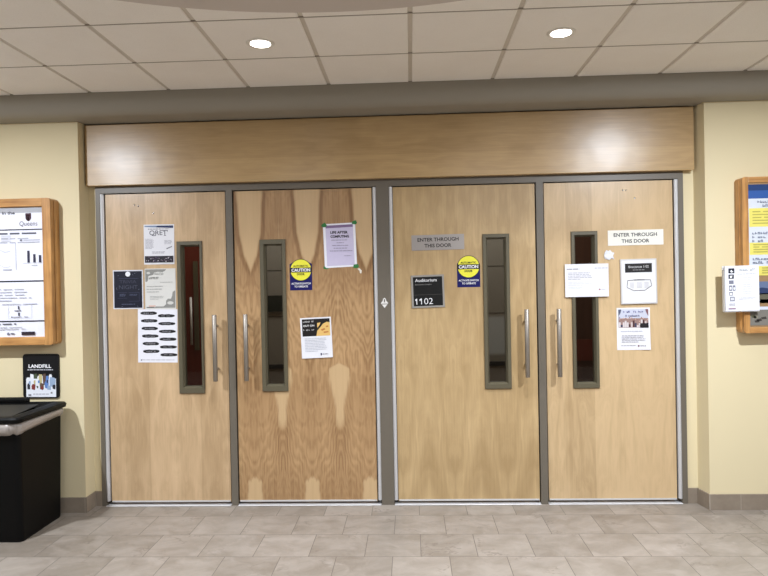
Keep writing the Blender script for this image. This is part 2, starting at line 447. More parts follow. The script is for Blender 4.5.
def door(n, x0, x1, hinge_x, win, glass, hx, mat, bolts=()):
    t = empty('door_%d' % n, (x0, 0, 0)); t['kind'] = 'structure'
    L = lambda b: (b[0] - x0, b[1] - x0) + tuple(b[2:])
    z0, z1 = 0.022, 2.129; a, b, c, d = win
    bm = bmesh.new()
    for q in ((x0, a, z0, z1), (b, x1, z0, z1), (a, b, z0, c), (a, b, d, z1)):
        box(bm, q[0] - x0, q[1] - x0, 0.0, 0.045, q[2], q[3])
    bmesh.ops.remove_doubles(bm, verts=bm.verts, dist=1e-5)
    link_bm('leaf', bm, mat, t)
    # olive vision frame with sloped inner lips
    g0, g1, g2, g3 = glass; bm = bmesh.new()
    def ring(x_0, x_1, z_0, z_1, y): return [bm.verts.new((x - x0, y, z)) for x, z in ((x_0, z_0), (x_1, z_0), (x_1, z_1), (x_0, z_1))]
    i = 0.010
    R = [ring(a, b, c, d, 0.0), ring(a, b, c, d, -0.009), ring(a + 0.003, b - 0.003, c + 0.003, d - 0.003, -0.012), ring(g0 - i, g1 + i, g2 - i, g3 + i, -0.012),
         ring(g0, g1, g2, g3, 0.012), ring(g0, g1, g2, g3, 0.046)]
    for p, q in zip(R, R[1:]):
        for k in range(4): bm.faces.new((p[k], p[(k + 1) % 4], q[(k + 1) % 4], q[k]))
    bmesh.ops.recalc_face_normals(bm, faces=bm.faces)
    link_bm('vision_frame', bm, M['olive'], t)
    boxobj('glass_pane', L((g0 - 0.004, g1 + 0.004, 0.018, 0.023, g2 - 0.004, g3 + 0.004)), M['glass'], t)
    # continuous hinge
    bm = bmesh.new(); box(bm, hinge_x - 0.011 - x0, hinge_x + 0.011 - x0, -0.010, 0.01, 0.032, 2.131)
    tube(bm, (hinge_x - x0, -0.010, 0.032), (hinge_x - x0, -0.010, 2.131), 0.007, 12)
    link_bm('continuous_hinge', bm, M['alu'], t)
    boxobj('bottom_sweep', L((x0 + 0.004, x1 - 0.004, -0.004, 0.0, 0.023, 0.033)), M['alu'], t)
    # pull handle: long bar on two posts
    h = bmesh.new(); tube(h, (hx - x0, -0.062, 0.852), (hx - x0, -0.062, 1.298), 0.0150, 24); bevel(h, 0.002, 1)
    ho = link_bm('handle', h, M['steel'], t, smooth=True)
    for z in (0.93, 1.22):
        p = bmesh.new(); tube(p, (hx - x0, -0.056, z), (hx - x0, 0.0, z), 0.008, 16); link_bm('handle_post', p, M['steel'], ho, smooth=True)
    for bx, bz in bolts:
        p = bmesh.new(); bmesh.ops.create_uvsphere(p, u_segments=12, v_segments=8, radius=0.0065, matrix=Matrix.Translation((bx - x0, 0.0, bz)) @ Matrix.Diagonal((1, 0.45, 1, 1)))
        link_bm('bolt', p, M['chrome'], t, smooth=True)
    return t
door(1, -2.075, -1.2475, -2.0945, (-1.585, -1.411, 0.764, 1.798), (-1.549, -1.435, 0.812, 1.764), -1.3185, M['d1'], ((-1.873, 2.054), (-1.846, 2.046), (-1.743, 1.996)))
door(2, -1.1895, -0.2515, -0.2335, (-1.016, -0.840, 0.771, 1.798), (-0.980, -0.872, 0.817, 1.758), -1.1085, M['d2'])
door(3, -0.1095, 0.8315, -0.1235, (0.482, 0.658, 0.770, 1.801), (0.514, 0.626, 0.812, 1.768), 0.755, M['d3'])
door(4, 0.8925, 1.7285, 1.7475, (1.064, 1.236, 0.767, 1.805), (1.094, 1.208, 0.805, 1.772), 0.9645, M['d4'], ((1.409, 2.071), (1.428, 2.070), (1.485, 2.016)))
# dark strips behind the gaps, standing in for the shade there
bm = bmesh.new()
for a, b in ((-2.108, -1.2405), (-1.1965, -0.222), (-0.1365, 0.8385), (0.8855, 1.759)):
    for xa, xb in ((a, a + 0.035), (b - 0.035, b)): box(bm, xa, xb, 0.047, 0.06, 0.0, 2.1355)
    box(bm, a, b, 0.047, 0.06, 2.11, 2.1355)
structure(link_bm('trim_9', bm, M['gap']), 'dark strips standing in for shade in the door gaps')

# ------------------------------------------------------------------ room behind the doors
YI = 1.2
structure(boxobj('wall_inner_back', (-3.0, 2.6, YI, YI + 0.1, 0, SOF), M['panel']))
structure(boxobj('wall_inner_left', (-3.05, -2.95, 0.12, YI, 0, SOF), M['panel']))
structure(boxobj('wall_inner_right', (2.55, 2.65, 0.12, YI, 0, SOF), M['panel']))
structure(boxobj('ceiling_inner', (-3.05, 2.65, 0.3, YI + 0.1, SOF, SOF + 0.05), M['panel']))
structure(boxobj('baseboard_inner', (-1.66, 1.16, YI - 0.012, YI, 0.0, 0.765), M['frame']))
bm = bmesh.new()
for z in (1.213, 1.615): box(bm, -1.66, 1.16, YI - 0.002, YI, z, z + 0.004)
box(bm, -1.66, 1.16, YI - 0.02, YI, 0.765, 0.80)
structure(link_bm('trim_10', bm, M['gap']), 'dark joints between the grey panels of the inner wall')
t = empty('door_5', (-2.1, YI, 0)); t['kind'] = 'structure'
boxobj('leaf', (-0.85, 0.43, -0.03, 0.0, 0, 2.3), M['red'], t)
h = bmesh.new(); tube(h, (0.204, -0.08, 0.99), (0.204, -0.08, 1.40), 0.010); link_bm('handle', h, M['alu'], t, smooth=True)
boxobj('edge_panel', (0.216, 0.256, -0.04, -0.03, 0.94, 1.71), M['olive'], t)
t = empty('door_6', (1.6, YI, 0)); t['kind'] = 'structure'
boxobj('leaf', (-0.43, 0.85, -0.03, 0.0, 0, 2.3), M['brown'], t)
boxobj('kick_rail', (-0.43, 0.85, -0.036, -0.03, 0.80, 0.98), M['red'], t)
nb = Sheet('notice_board', 'dark green board hung on the wall beyond the second door', 'board', -1.35, -1.06, 1.26, 1.40, YI, ink(16, 24, 12), thick=0.02)

# ------------------------------------------------------------------ ceiling lights
def ceiling_light(x, y, label, power, angle, group='recessed ceiling downlights', z=HC):
    t = empty('ceiling_light', (x, y, z), label, 'ceiling light', group)
    bm = bmesh.new(); n = 40; prof = ((0.072, 0.0), (0.069, -0.0045), (0.056, -0.006), (0.050, -0.002))
    rings = [[(r * math.cos(2 * math.pi * i / n), r * math.sin(2 * math.pi * i / n), q) for i in range(n)] for r, q in prof]
    loft(bm, rings, False, False); bmesh.ops.recalc_face_normals(bm, faces=bm.faces); link_bm('trim_ring', bm, M['ringw'], t, smooth=True)
    bm = bmesh.new(); bmesh.ops.create_cone(bm, cap_ends=True, segments=40, radius1=0.051, radius2=0.051, depth=0.003, matrix=Matrix.Translation((0, 0, -0.0025)))
    link_bm('lens', bm, M['lens'], t)
    li = bpy.data.lights.new('downlight_beam', 'AREA'); li.shape = 'DISK'; li.size = 0.1; li.energy = power; li.spread = math.radians(angle)
    li.color = (0.84, 0.905, 1.0)
    lo = bpy.data.objects.new('downlight_beam', li); C.objects.link(lo); lo.parent = t; lo.location = (0, 0, -0.009)
ceiling_light(-0.749, -0.999, 'bright recessed downlight in the ceiling above the two left doors', 14, 100)
ceiling_light(0.782, -0.995, 'bright recessed downlight in the ceiling above the two right doors', 14, 100)
ceiling_light(-2.80, -1.92, 'recessed downlight in the ceiling in front of the landfill bin', 108, 180)
ceiling_light(1.86, -1.92, 'recessed downlight in the ceiling in front of the right display case', 108, 180)
ceiling_light(-1.2, -3.3, 'added fill downlight in the round ceiling field nearer the landfill bin', 15, 180, 'recessed ceiling downlights', HC - 0.013)  # unseen lamp, added to fill the doors from the front
ceiling_light(0.75, -3.3, 'added fill downlight in the round ceiling field nearer the white enter sign', 15, 180, 'recessed ceiling downlights', HC - 0.013)  # second unseen lamp added as frontal fill
ceiling_light(-1.9, -5.4, 'added fill downlight at the back of the lobby ceiling, in line with the boldly figured door', 66, 180)  # unseen lamp added behind the camera for ambient light
ceiling_light(1.5, -5.4, 'added fill downlight at the back of the lobby ceiling, in line with the end door', 66, 180)  # its pair, also added for ambient light
li = bpy.data.lights.new('vestibule_lamp', 'AREA'); li.energy = 26; li.shape = 'RECTANGLE'; li.size = 3.6; li.size_y = 0.3; li.color = (1, 0.93, 0.84)
lo = bpy.data.objects.new('vestibule_lamp', li); C.objects.link(lo); lo.location = (-0.2, 0.75, SOF - 0.02)

# ------------------------------------------------------------------ notices on door 1
K = ink(24, 22, 24); GREY = ink(132, 130, 136); LG = ink(170, 168, 175); WH = ink(238, 237, 238)
y = 0.0
s = Sheet('flyer', 'white flyer headed QRET with a crowd photo along its bottom edge', 'flyer', -1.813, -1.602, 1.646, 1.918, y, M['paper'], 0.4, curl=lambda u, v: 0.004 * u * v)
s.polys('banner', [([(0.03, 0.03), (0.45, 0.03), (0.40, 0.075), (0.03, 0.06)], 0), ([(0.45, 0.03), (0.97, 0.03), (0.97, 0.095), (0.40, 0.075)], 1)], [ink(120, 138, 165), ink(30, 44, 86)])
s.lines('small_print', 0.14, 0.84, 0.105, 0.13, 1, GREY, 0.8, 1.0, 3)
# QRET in a serif hand: letters plus feet
s.text('title', 'QRET', 0.19, 0.15, 0.76, 0.29, ink(40, 42, 60), 0.0)
s.each('serif', [[(p[0], p[1]), (p[2], p[1]), (p[2], p[3]), (p[0], p[3])] for p in [(0.345, 0.268, 0.40, 0.282), (0.53, 0.152, 0.66, 0.166), (0.66, 0.150, 0.79, 0.166), (0.665, 0.274, 0.735, 0.286), (0.655, 0.15, 0.668, 0.185), (0.782, 0.15, 0.795, 0.185)]], ink(40, 42, 60))
s.lines('small_print', 0.05, 0.33, 0.36, 0.62, 9, LG, 0.4, 0.8, 4); s.lines('small_print', 0.68, 0.94, 0.40, 0.51, 4, LG, 0.4, 0.8, 5)
s.lines('small_print', 0.27, 0.72, 0.68, 0.74, 2, LG, 0.45, 0.9, 6)
s.polys('swoosh', [([(0.74, 0.60), (0.93, 0.545), (0.93, 0.565), (0.76, 0.625)], 0)], GREY)
r = random.Random(5); cells = [([(0.03, 0.79), (0.97, 0.79), (0.97, 0.955), (0.03, 0.955)], 0)]
s.polys('crowd_photo', cells, ink(34, 28, 38))
cells = []
for k in range(46):
    a, b = r.uniform(0.04, 0.93), r.uniform(0.80, 0.925); q = r.uniform(0.01, 0.028)
    cells.append(([(a, b), (a + q, b - 0.004), (a + q * 1.2, b + q * 0.8), (a + q * .3, b + q)], r.choice((0, 0, 1, 2))))
s.polys('crowd_photo_faces', cells, [ink(118, 96, 118), ink(190, 182, 190), ink(74, 62, 96)])

s = Sheet('flyer', 'navy flyer with a white moon circle at its top, left of the grey one', 'flyer', -2.034, -1.825, 1.346, 1.612, y, ink(212, 214, 222), 0.3, thick=0.0006)
s.rects('dark_field', [(0.035, 0.03, 0.965, 0.975)], ink(10, 13, 34, 0.5))
s.polys('moon', [([(0.5 + 0.083 * math.cos(a * math.pi / 16), 0.105 + 0.064 * math.sin(a * math.pi / 16)) for a in range(32)], 0)], ink(232, 234, 238))
s.text('title', 'TRIVIA', 0.22, 0.26, 0.78, 0.34, ink(58, 60, 78), 0.0); s.text('title', 'NIGHT', 0.20, 0.39, 0.82, 0.49, ink(66, 68, 84), 0.0)
s.each('rule', [[(p[0], p[1]), (p[2], p[1]), (p[2], p[3]), (p[0], p[3])] for p in [(0.2, 0.215, 0.85, 0.222), (0.15, 0.575, 0.46, 0.58), (0.15, 0.72, 0.46, 0.725), (0.52, 0.575, 0.87, 0.58), (0.52, 0.80, 0.87, 0.805), (0.865, 0.58, 0.872, 0.80)]], ink(70, 76, 104))
s.lines('small_print', 0.22, 0.43, 0.615, 0.69, 3, ink(92, 98, 124), 0.4, 0.8, 7); s.lines('small_print', 0.55, 0.84, 0.62, 0.67, 2, ink(84, 90, 116), 0.4, 0.8, 8)
s.lines('small_print', 0.28, 0.78, 0.87, 0.90, 1, ink(92, 98, 124), 0.5, 0.9, 9)
s.each('star', [[(a, b - .008), (a + .01, b), (a, b + .008), (a - .01, b)] for a, b in ((0.12, 0.46), (0.18, 0.14), (0.74, 0.09), (0.86, 0.5), (0.3, 0.93), (0.82, 0.93), (0.66, 0.12), (0.13, 0.5))], ink(150, 156, 176))

s = Sheet('flyer', 'pale grey flyer with darker grey curling corners below the QRET flyer', 'flyer', -1.812, -1.599, 1.341, 1.618, y - 0.001, ink(216, 214, 208), 0.3)
DG = ink(140, 139, 134)
s.polys('corner_shapes', [([(0.02, 0.02), (0.70, 0.02), (0.66, 0.06), (0.58, 0.09), (0.42, 0.08), (0.30, 0.10), (0.26, 0.16), (0.12, 0.18), (0.10, 0.30), (0.05, 0.33), (0.02, 0.32)], 0),
    ([(0.98, 0.97), (0.28, 0.97), (0.36, 0.935), (0.60, 0.935), (0.68, 0.88), (0.68, 0.80), (0.74, 0.745), (0.84, 0.75), (0.88, 0.68), (0.90, 0.58), (0.98, 0.54)], 0)], DG)
s.each('corner_bud', [[(0.82 + 0.1 * math.cos(a * math.pi / 8), 0.85 + 0.04 * math.sin(a * math.pi / 8)) for a in range(16)], [(0.12 + 0.06 * math.cos(a * math.pi / 8), 0.11 + 0.03 * math.sin(a * math.pi / 8)) for a in range(16)]], ink(206, 204, 198))
s.script('title', 0.30, 0.62, 0.10, 0.15, ink(176, 175, 170), 7, 3); s.script('title', 0.14, 0.46, 0.21, 0.26, DG, 7, 4)
s.lines('small_print', 0.50, 0.9, 0.33, 0.36, 1, ink(178, 177, 172), 0.6, 1, 3)
s.lines('small_print', 0.06, 0.62, 0.43, 0.63, 3, ink(172, 171, 167), 0.3, 0.7, 10); s.lines('small_print', 0.16, 0.64, 0.68, 0.78, 3, ink(180, 179, 175), 0.35, 0.6, 11)
s.rects('pink_mark', [(0.12, 0.905, 0.34, 0.935)], ink(214, 178, 166)); s.rects('footer', [(0.05, 0.945, 0.30, 0.965)], ink(110, 108, 104))

s = Sheet('poster', 'white sheet with two columns of black brush-stroke word labels', 'poster', -1.868, -1.594, 0.977, 1.341, y - 0.0002, ink(230, 229, 235), 0.9, thick=0.0004)
its = []
def brush(u, v, w, h, sd):
    r = random.Random(sd); top = []; bot = []
    for k in range(9):
        q = k / 8; e = 1 - 0.55 * (abs(q - 0.5) * 2) ** 5
        top.append((u + w * q, v - h * 0.5 * e + r.uniform(-.003, .003))); bot.append((u + w * q, v + h * 0.5 * e + r.uniform(-.003, .003)))
    return top + bot[::-1]
for k in range(6):
    its.append((brush(0.07 + 0.012 * k, 0.075 + 0.143 * k, 0.41, 0.062, k), 0)); its.append((brush(0.51 + 0.012 * k, 0.125 + 0.146 * k, 0.42, 0.058, k + 9), 0))
s.polys('brush_label', its, K)
for k in range(6):
    s.script('label_lettering', 0.15 + 0.012 * k, 0.40 + 0.012 * k, 0.064 + 0.143 * k, 0.088 + 0.143 * k, ink(150, 150, 154), 9, k); s.layer -= 1
    s.script('label_lettering', 0.60 + 0.012 * k, 0.82 + 0.012 * k, 0.114 + 0.146 * k, 0.137 + 0.146 * k, ink(150, 150, 154), 7, k + 20); s.layer -= 1
s.lines('small_print', 0.10, 0.92, 0.945, 0.965, 1, LG, 0.6, 1, 5); s.rects('mark', [(0.07, 0.94, 0.10, 0.968)], GREY)

# ------------------------------------------------------------------ caution stickers
def caution(x0, x1, z0, zb, zt, label):
    w, h = x1 - x0, zt - z0; vb = (zt - zb) / h
    R = w / 2 * 0.98; pts = []
    cz = zt - R; a0 = math.asin(max(-1, min(1, (zb + 0.012 - cz) / R)))
    for k in range(21):
        a = a0 + (math.pi - 2 * a0) * k / 20
        pts.append((0.5 + R * math.cos(a) / w, (zt - (cz + R * math.sin(a))) / h))
    ol = [(0, 1), (1, 1), (1, vb)] + pts + [(0, vb)]
    s = Sheet('caution_sticker', label, 'sticker', x0, x1, z0, zt, y, ink(14, 14, 86, 0.45), 0, 0.0004, None, 'caution door stickers', ol)
    cir = lambda rr: [(0.5 + rr * math.cos(a * math.pi / 24) / w, (zt - (cz + rr * math.sin(a * math.pi / 24))) / h) for a in range(48)]
    s.polys('black_circle', [(cir(R * 0.995), 0)], ink(30, 28, 40)); s.polys('yellow_circle', [(cir(R * 0.95), 0)], ink(232, 226, 70, 0.35))
    cv = R / h
    s.rects('black_band', [(0.0, cv - 0.075, 1.0, cv + 0.08)], ink(16, 15, 18))
    s.text('lettering', 'CAUTION', 0.08, cv - 0.05, 0.92, cv + 0.055, WH, 0.03)
    s.text('lettering', 'AUTOMATIC', 0.16, cv - 0.16, 0.84, cv - 0.095, ink(44, 42, 28), 0.02)
    s.text('lettering', 'DOOR', 0.33, cv + 0.10, 0.67, cv + 0.17, ink(44, 42, 28), 0.03)
    s.text('lettering', 'ACTIVATE SWITCH', 0.07, 0.755, 0.93, 0.815, WH, 0.02); s.text('lettering', 'TO OPERATE', 0.20, 0.85, 0.80, 0.91, WH, 0.02)
caution(-0.815, -0.664, 1.451, 1.628, 1.662, 'caution sticker, yellow circle on blue, stuck to the boldly figured door')
caution(0.310, 0.463, 1.450, 1.604, 1.662, 'caution sticker, yellow circle on blue, beside the black auditorium plate')

# ------------------------------------------------------------------ notices on door 2
s = Sheet('poster', 'lilac poster headed life after computing, held by green tape at its corners', 'poster', -0.580, -0.362, 1.600, 1.893, y - 0.0008, ink(232, 231, 237), 0, 0.0006, skew=-0.008,
          outline=[(0.03, 0.0), (0.97, -0.022), (1, 0), (1, 0.965), (0.965, 0.985), (0.045, 1.01), (0.0, 0.98), (0.0, 0.03)])
s.polys('lilac_field', [([(0.075, 0.035), (0.93, 0.015), (0.93, 0.95), (0.075, 0.965)], 0)], ink(200, 192, 216))
s.polys('purple_band', [([(0.08, 0.035), (0.925, 0.015), (0.925, 0.075), (0.08, 0.10)], 0)], ink(128, 106, 142))
s.text('title', 'LIFE AFTER', 0.22, 0.165, 0.76, 0.225, K, 0.04); s.text('title', 'COMPUTING', 0.22, 0.26, 0.79, 0.32, K, 0.04)
for k, (a, b) in enumerate(((0.24, 0.74), (0.40, 0.62), (0.26, 0.76), (0.30, 0.72), (0.18, 0.88))):
    s.lines('small_print', a, b, 0.365 + 0.062 * k, 0.395 + 0.062 * k, 1, ink(150, 144, 164), 0.5, 1, k)
s.lines('small_print', 0.62, 0.84, 0.73, 0.75, 1, ink(150, 144, 164), 0.5, 1, 8)
G = ink(52, 118, 62)
for a, b in ((-0.02, 0.0), (0.93, -0.045), (-0.01, 0.965), (0.92, 0.95)):
    rr = random.Random(int(a * 100) + int(b * 10)); pts = [(-.05, -.02), (.06, -.045), (.10, .01), (.07, .05), (-.02, .045), (-.06, .03)]
    s.polys('green_tape', [([(a + 0.03 + p * 1.1 + rr.uniform(-.012, .012), b + 0.02 + q * 1.1 + rr.uniform(-.01, .01)) for p, q in pts], 0)], G, lift=-0.0004 if a < 0.5 and b > 0.5 else 0.0013)
Sheet('tape_scrap', 'small torn scrap of white tape below the lilac poster', 'tape', -0.357, -0.327, 1.555, 1.592, y, ink(226, 220, 206), 0, 0.0005, None, None, [(0.0, 0.1), (0.45, 0.0), (1, 0.45), (0.85, 1), (0.55, 0.85), (0.5, 0.5)])

s = Sheet('flyer', 'white flyer with a black and pizza-coloured photo across its top half', 'flyer', -0.7475, -0.538, 0.993, 1.266, y, M['paper'], -2.0, curl=lambda u, v: 0.006 * (v ** 3))
s.rects('black_photo', [(0.055, 0.035, 0.955, 0.46)], ink(22, 17, 16))
s.polys('pizza_slice', [([(0.50, 0.46), (0.955, 0.46), (0.955, 0.135), (0.86, 0.12), (0.74, 0.16), (0.64, 0.25), (0.54, 0.33)], 0), ([(0.545, 0.14), (0.66, 0.13), (0.63, 0.18), (0.55, 0.26)], 0)], ink(222, 182, 108))
s.polys('pizza_topping', [([(0.66, 0.30), (0.78, 0.27), (0.80, 0.31), (0.69, 0.34)], 0), ([(0.74, 0.36), (0.90, 0.35), (0.90, 0.38), (0.75, 0.395)], 0), ([(0.82, 0.22), (0.90, 0.21), (0.9, 0.25), (0.83, 0.255)], 0)], ink(186, 118, 62))
s.script('title', 0.09, 0.45, 0.08, 0.115, ink(206, 204, 202), 9, 5); s.text('title', 'OUT ON', 0.09, 0.175, 0.45, 0.22, ink(226, 224, 222), 0.03); s.script('title', 0.09, 0.45, 0.28, 0.315, ink(206, 204, 202), 8, 6)
s.lines('small_print', 0.12, 0.86, 0.51, 0.86, 9, ink(190, 192, 200), 0.35, 0.55, 12); s.polys('logo', [([(0.61, 0.885), (0.655, 0.885), (0.655, 0.925), (0.632, 0.945), (0.61, 0.925)], 0)], ink(60, 56, 90)); s.lines('small_print', 0.68, 0.86, 0.90, 0.93, 1, GREY, 0.6, 1, 3)

# ------------------------------------------------------------------ signs on door 3
s = Sheet('door_sign', 'brushed metal enter through this door sign above the black auditorium plate', 'sign', 0.010, 0.361, 1.703, 1.805, y, speckled('sign_metal', col(176, 168, 162), 0.4, 0.6, 0.5, 120, 0.06), -0.6, 0.003)
s.text('lettering', 'ENTER THROUGH', 0.115, 0.19, 0.895, 0.43, ink(36, 32, 30), 0.02); s.text('lettering', 'THIS DOOR', 0.245, 0.585, 0.755, 0.825, ink(36, 32, 30), 0.02)
s = Sheet('room_plate', 'black room plate reading Auditorium 1102 in a silver edge', 'sign', 0.003, 0.223, 1.319, 1.537, y, ink(150, 145, 138, 0.4), -1.2, 0.006)
s.rects('black_face', [(0.06, 0.055, 0.945, 0.945)], ink(18, 17, 16, 0.45))
s.text('lettering', 'Auditorium', 0.125, 0.11, 0.78, 0.205, WH, 0.005); s.text('lettering', 'Biosciences Complex', 0.125, 0.265, 0.62, 0.315, ink(150, 146, 142), 0.0)
s.text('lettering', '1102', 0.140, 0.71, 0.64, 0.895, WH, -0.008); s.each('numeral_flag', [[(0.155, 0.71), (0.17, 0.745), (0.115, 0.785), (0.10, 0.75)], [(0.29, 0.71), (0.305, 0.745), (0.245, 0.785), (0.23, 0.75)]], WH); s.rects('divider', [(0.06, 0.60, 0.945, 0.608)], ink(84, 80, 76))

# ------------------------------------------------------------------ notices on door 4
s = Sheet('door_sign', 'white enter through this door sign above the framed floor plan', 'sign', 1.306, 1.666, 1.706, 1.807, y, ink(236, 233, 222), -0.2, 0.003)
s.text('lettering', 'ENTER THROUGH', 0.105, 0.19, 0.885, 0.43, ink(40, 42, 48), 0.02); s.text('lettering', 'THIS DOOR', 0.245, 0.60, 0.745, 0.84, ink(40, 42, 48), 0.02)
Sheet('paper_scrap', 'torn scrap of white paper stuck beside the framed floor plan', 'paper scrap', 1.277, 1.345, 1.612, 1.679, y, ink(222, 222, 226), 0, 0.0006, lambda u, v: 0.004 * math.sin(6 * u + 4 * v) + 0.004, None,
      [(0.05, 0.3), (0.22, 0.02), (0.45, 0.12), (0.62, 0.0), (0.78, 0.22), (1, 0.3), (0.86, 0.6), (1, 0.95), (0.74, 0.82), (0.5, 1), (0.12, 0.9), (0.0, 0.6)])
s = Sheet('notice', 'white landscape notice taped across the narrow window of the end door', 'notice', 1.019, 1.302, 1.372, 1.589, y - 0.014, M['paper'], 0, curl=lambda u, v: 0.003 * math.sin(3 * u))
s.lines('heading', 0.04, 0.33, 0.14, 0.17, 1, GREY, 0.9, 1, 2); s.lines('heading', 0.68, 0.98, 0.12, 0.16, 1, ink(184, 182, 190), 0.7, 1, 3)
s.lines('small_print', 0.07, 0.63, 0.26, 0.50, 5, LG, 0.4, 0.5, 13); s.lines('small_print', 0.07, 0.63, 0.54, 0.68, 3, ink(210, 208, 214), 0.4, 0.6, 14); s.lines('small_print', 0.07, 0.40, 0.70, 0.78, 2, ink(206, 208, 212), 0.4, 0.9, 15)
s.polys('logo', [([(0.77, 0.76), (0.805, 0.76), (0.805, 0.79), (0.787, 0.805), (0.77, 0.79)], 0)], ink(150, 92, 100)); s.lines('small_print', 0.83, 0.94, 0.77, 0.79, 1, LG, 0.6, 1, 5)
s = Sheet('framed_notice', 'room notice with a black heading and a seating plan in a slim silver frame', 'notice', 1.382, 1.616, 1.319, 1.615, y, M['alu'], -0.5, 0.012)
s.rects('white_sheet', [(0.035, 0.03, 0.965, 0.97)], ink(228, 227, 229, 0.3)); s.rects('black_heading', [(0.125, 0.10, 0.87, 0.30)], ink(30, 28, 28))
s.text('lettering', 'Biosciences 1102', 0.22, 0.145, 0.78, 0.20, ink(206, 204, 204), 0.0); s.lines('lettering', 0.34, 0.66, 0.235, 0.26, 1, ink(130, 128, 128), 0.7, 1, 3)
def stroke(p, q, w):
    dx, dy = q[0] - p[0], (q[1] - p[1]); l = math.hypot(dx, dy); nx, ny = -dy / l * w, dx / l * w
    return [(p[0] + nx, p[1] + ny), (q[0] + nx, q[1] + ny), (q[0] - nx, q[1] - ny), (p[0] - nx, p[1] - ny)]
pl = [(0.19, 0.475), (0.50, 0.462), (0.82, 0.472), (0.85, 0.60), (0.66, 0.70), (0.36, 0.705), (0.165, 0.63)]
its = [(stroke(a, b, 0.006), 0) for a, b in zip(pl, pl[1:] + pl[:1])] + [(stroke((0.36, 0.468), (0.66, 0.468), 0.009), 0)]
s.polys('plan_outline', its, ink(66, 64, 66))
its = []
for k in range(5):
    for a, b in ((0.25, 0.36), (0.44, 0.58), (0.65, 0.77)):
        its.append((stroke((a, 0.53 + k * 0.026), (b, 0.535 + k * 0.026), 0.004), 0))
s.polys('plan_seats', its, ink(188, 186, 188))
s = Sheet('flyer', 'white flyer with a photo of a group of people, below the framed floor plan', 'flyer', 1.355, 1.571, 1.015, 1.294, y, M['paper'], 0, curl=lambda u, v: 0.014 * max(0, u * v - 0.35) ** 1.5)
s.rects('photo_sky', [(0.05, 0.035, 0.95, 0.30)], ink(196, 198, 212))
r = random.Random(11); its = []
for k in range(15):
    a = 0.06 + 0.06 * k; h = r.uniform(0.22, 0.36)
    its.append(([(a, 0.46), (a, h + 0.06), (a + 0.055, h + 0.06), (a + 0.055, 0.46)], r.choice((0, 1, 2, 3, 4))))
s.rects('photo_ground', [(0.05, 0.25, 0.95, 0.47)], ink(150, 122, 114)); s.polys('photo_people', its, [ink(70, 40, 44), ink(196, 180, 176), ink(158, 104, 84), ink(58, 60, 84), ink(206, 196, 196)])
its = []
for k in range(15):
    a = 0.085 + 0.06 * k; b = r.uniform(0.23, 0.33); its.append(([(a + 0.018 * math.cos(q * math.pi / 5), b + 0.014 * math.sin(q * math.pi / 5)) for q in range(10)], k % 2))
s.polys('photo_faces', its, [ink(206, 164, 142), ink(150, 108, 90)])
its = [([(0.05, 0.04), (0.14, 0.04), (0.11, 0.13), (0.05, 0.2)], 0), ([(0.86, 0.04), (0.95, 0.04), (0.95, 0.2), (0.89, 0.12)], 1), ([(0.05, 0.2), (0.1, 0.22), (0.08, 0.29), (0.05, 0.29)], 2)]
for k, (p, c) in enumerate(its): s.polys('photo_corner', [(p, 0)], [ink(88, 92, 110), ink(130, 92, 98), ink(150, 140, 150)][k])
s.script('title', 0.20, 0.80, 0.075, 0.115, ink(92, 92, 150), 12, 7); s.script('title', 0.26, 0.74, 0.17, 0.21, ink(104, 104, 140), 10, 8)
s.rects('black_tag', [(0.70, 0.37, 0.95, 0.475)], ink(26, 22, 26))
s.lines('small_print', 0.12, 0.78, 0.545, 0.575, 1, ink(190, 192, 206), 0.6, 1, 4); s.lines('small_print', 0.14, 0.86, 0.65, 0.84, 5, LG, 0.35, 0.7, 16); s.lines('small_print', 0.12, 0.55, 0.885, 0.905, 1, LG, 0.6, 1, 3)
s.polys('logo', [([(0.62, 0.885), (0.66, 0.885), (0.66, 0.915), (0.64, 0.93), (0.62, 0.915)], 0)], ink(110, 60, 76)); s.lines('small_print', 0.69, 0.86, 0.895, 0.915, 1, GREY, 0.6, 1, 6)

# white symbol on the centre post
s = Sheet('symbol_sticker', 'small white diamond-shaped symbol sticker on the centre post between the doors', 'sticker', -0.203, -0.153, 1.321, 1.391, -0.012, ink(226, 222, 216), 0, 0.0004, None, None,
          [(0.5, 0.0), (0.68, 0.12), (0.74, 0.30), (1.0, 0.52), (0.5, 1.0), (0.0, 0.52), (0.26, 0.30), (0.32, 0.12)])
s.polys('symbol_mark', [([(0.40, 0.20), (0.5, 0.12), (0.60, 0.20), (0.56, 0.36), (0.62, 0.44), (0.38, 0.44), (0.44, 0.36)], 0), ([(0.14, 0.58), (0.86, 0.58), (0.86, 0.64), (0.14, 0.64)], 0)], ink(104, 96, 90))

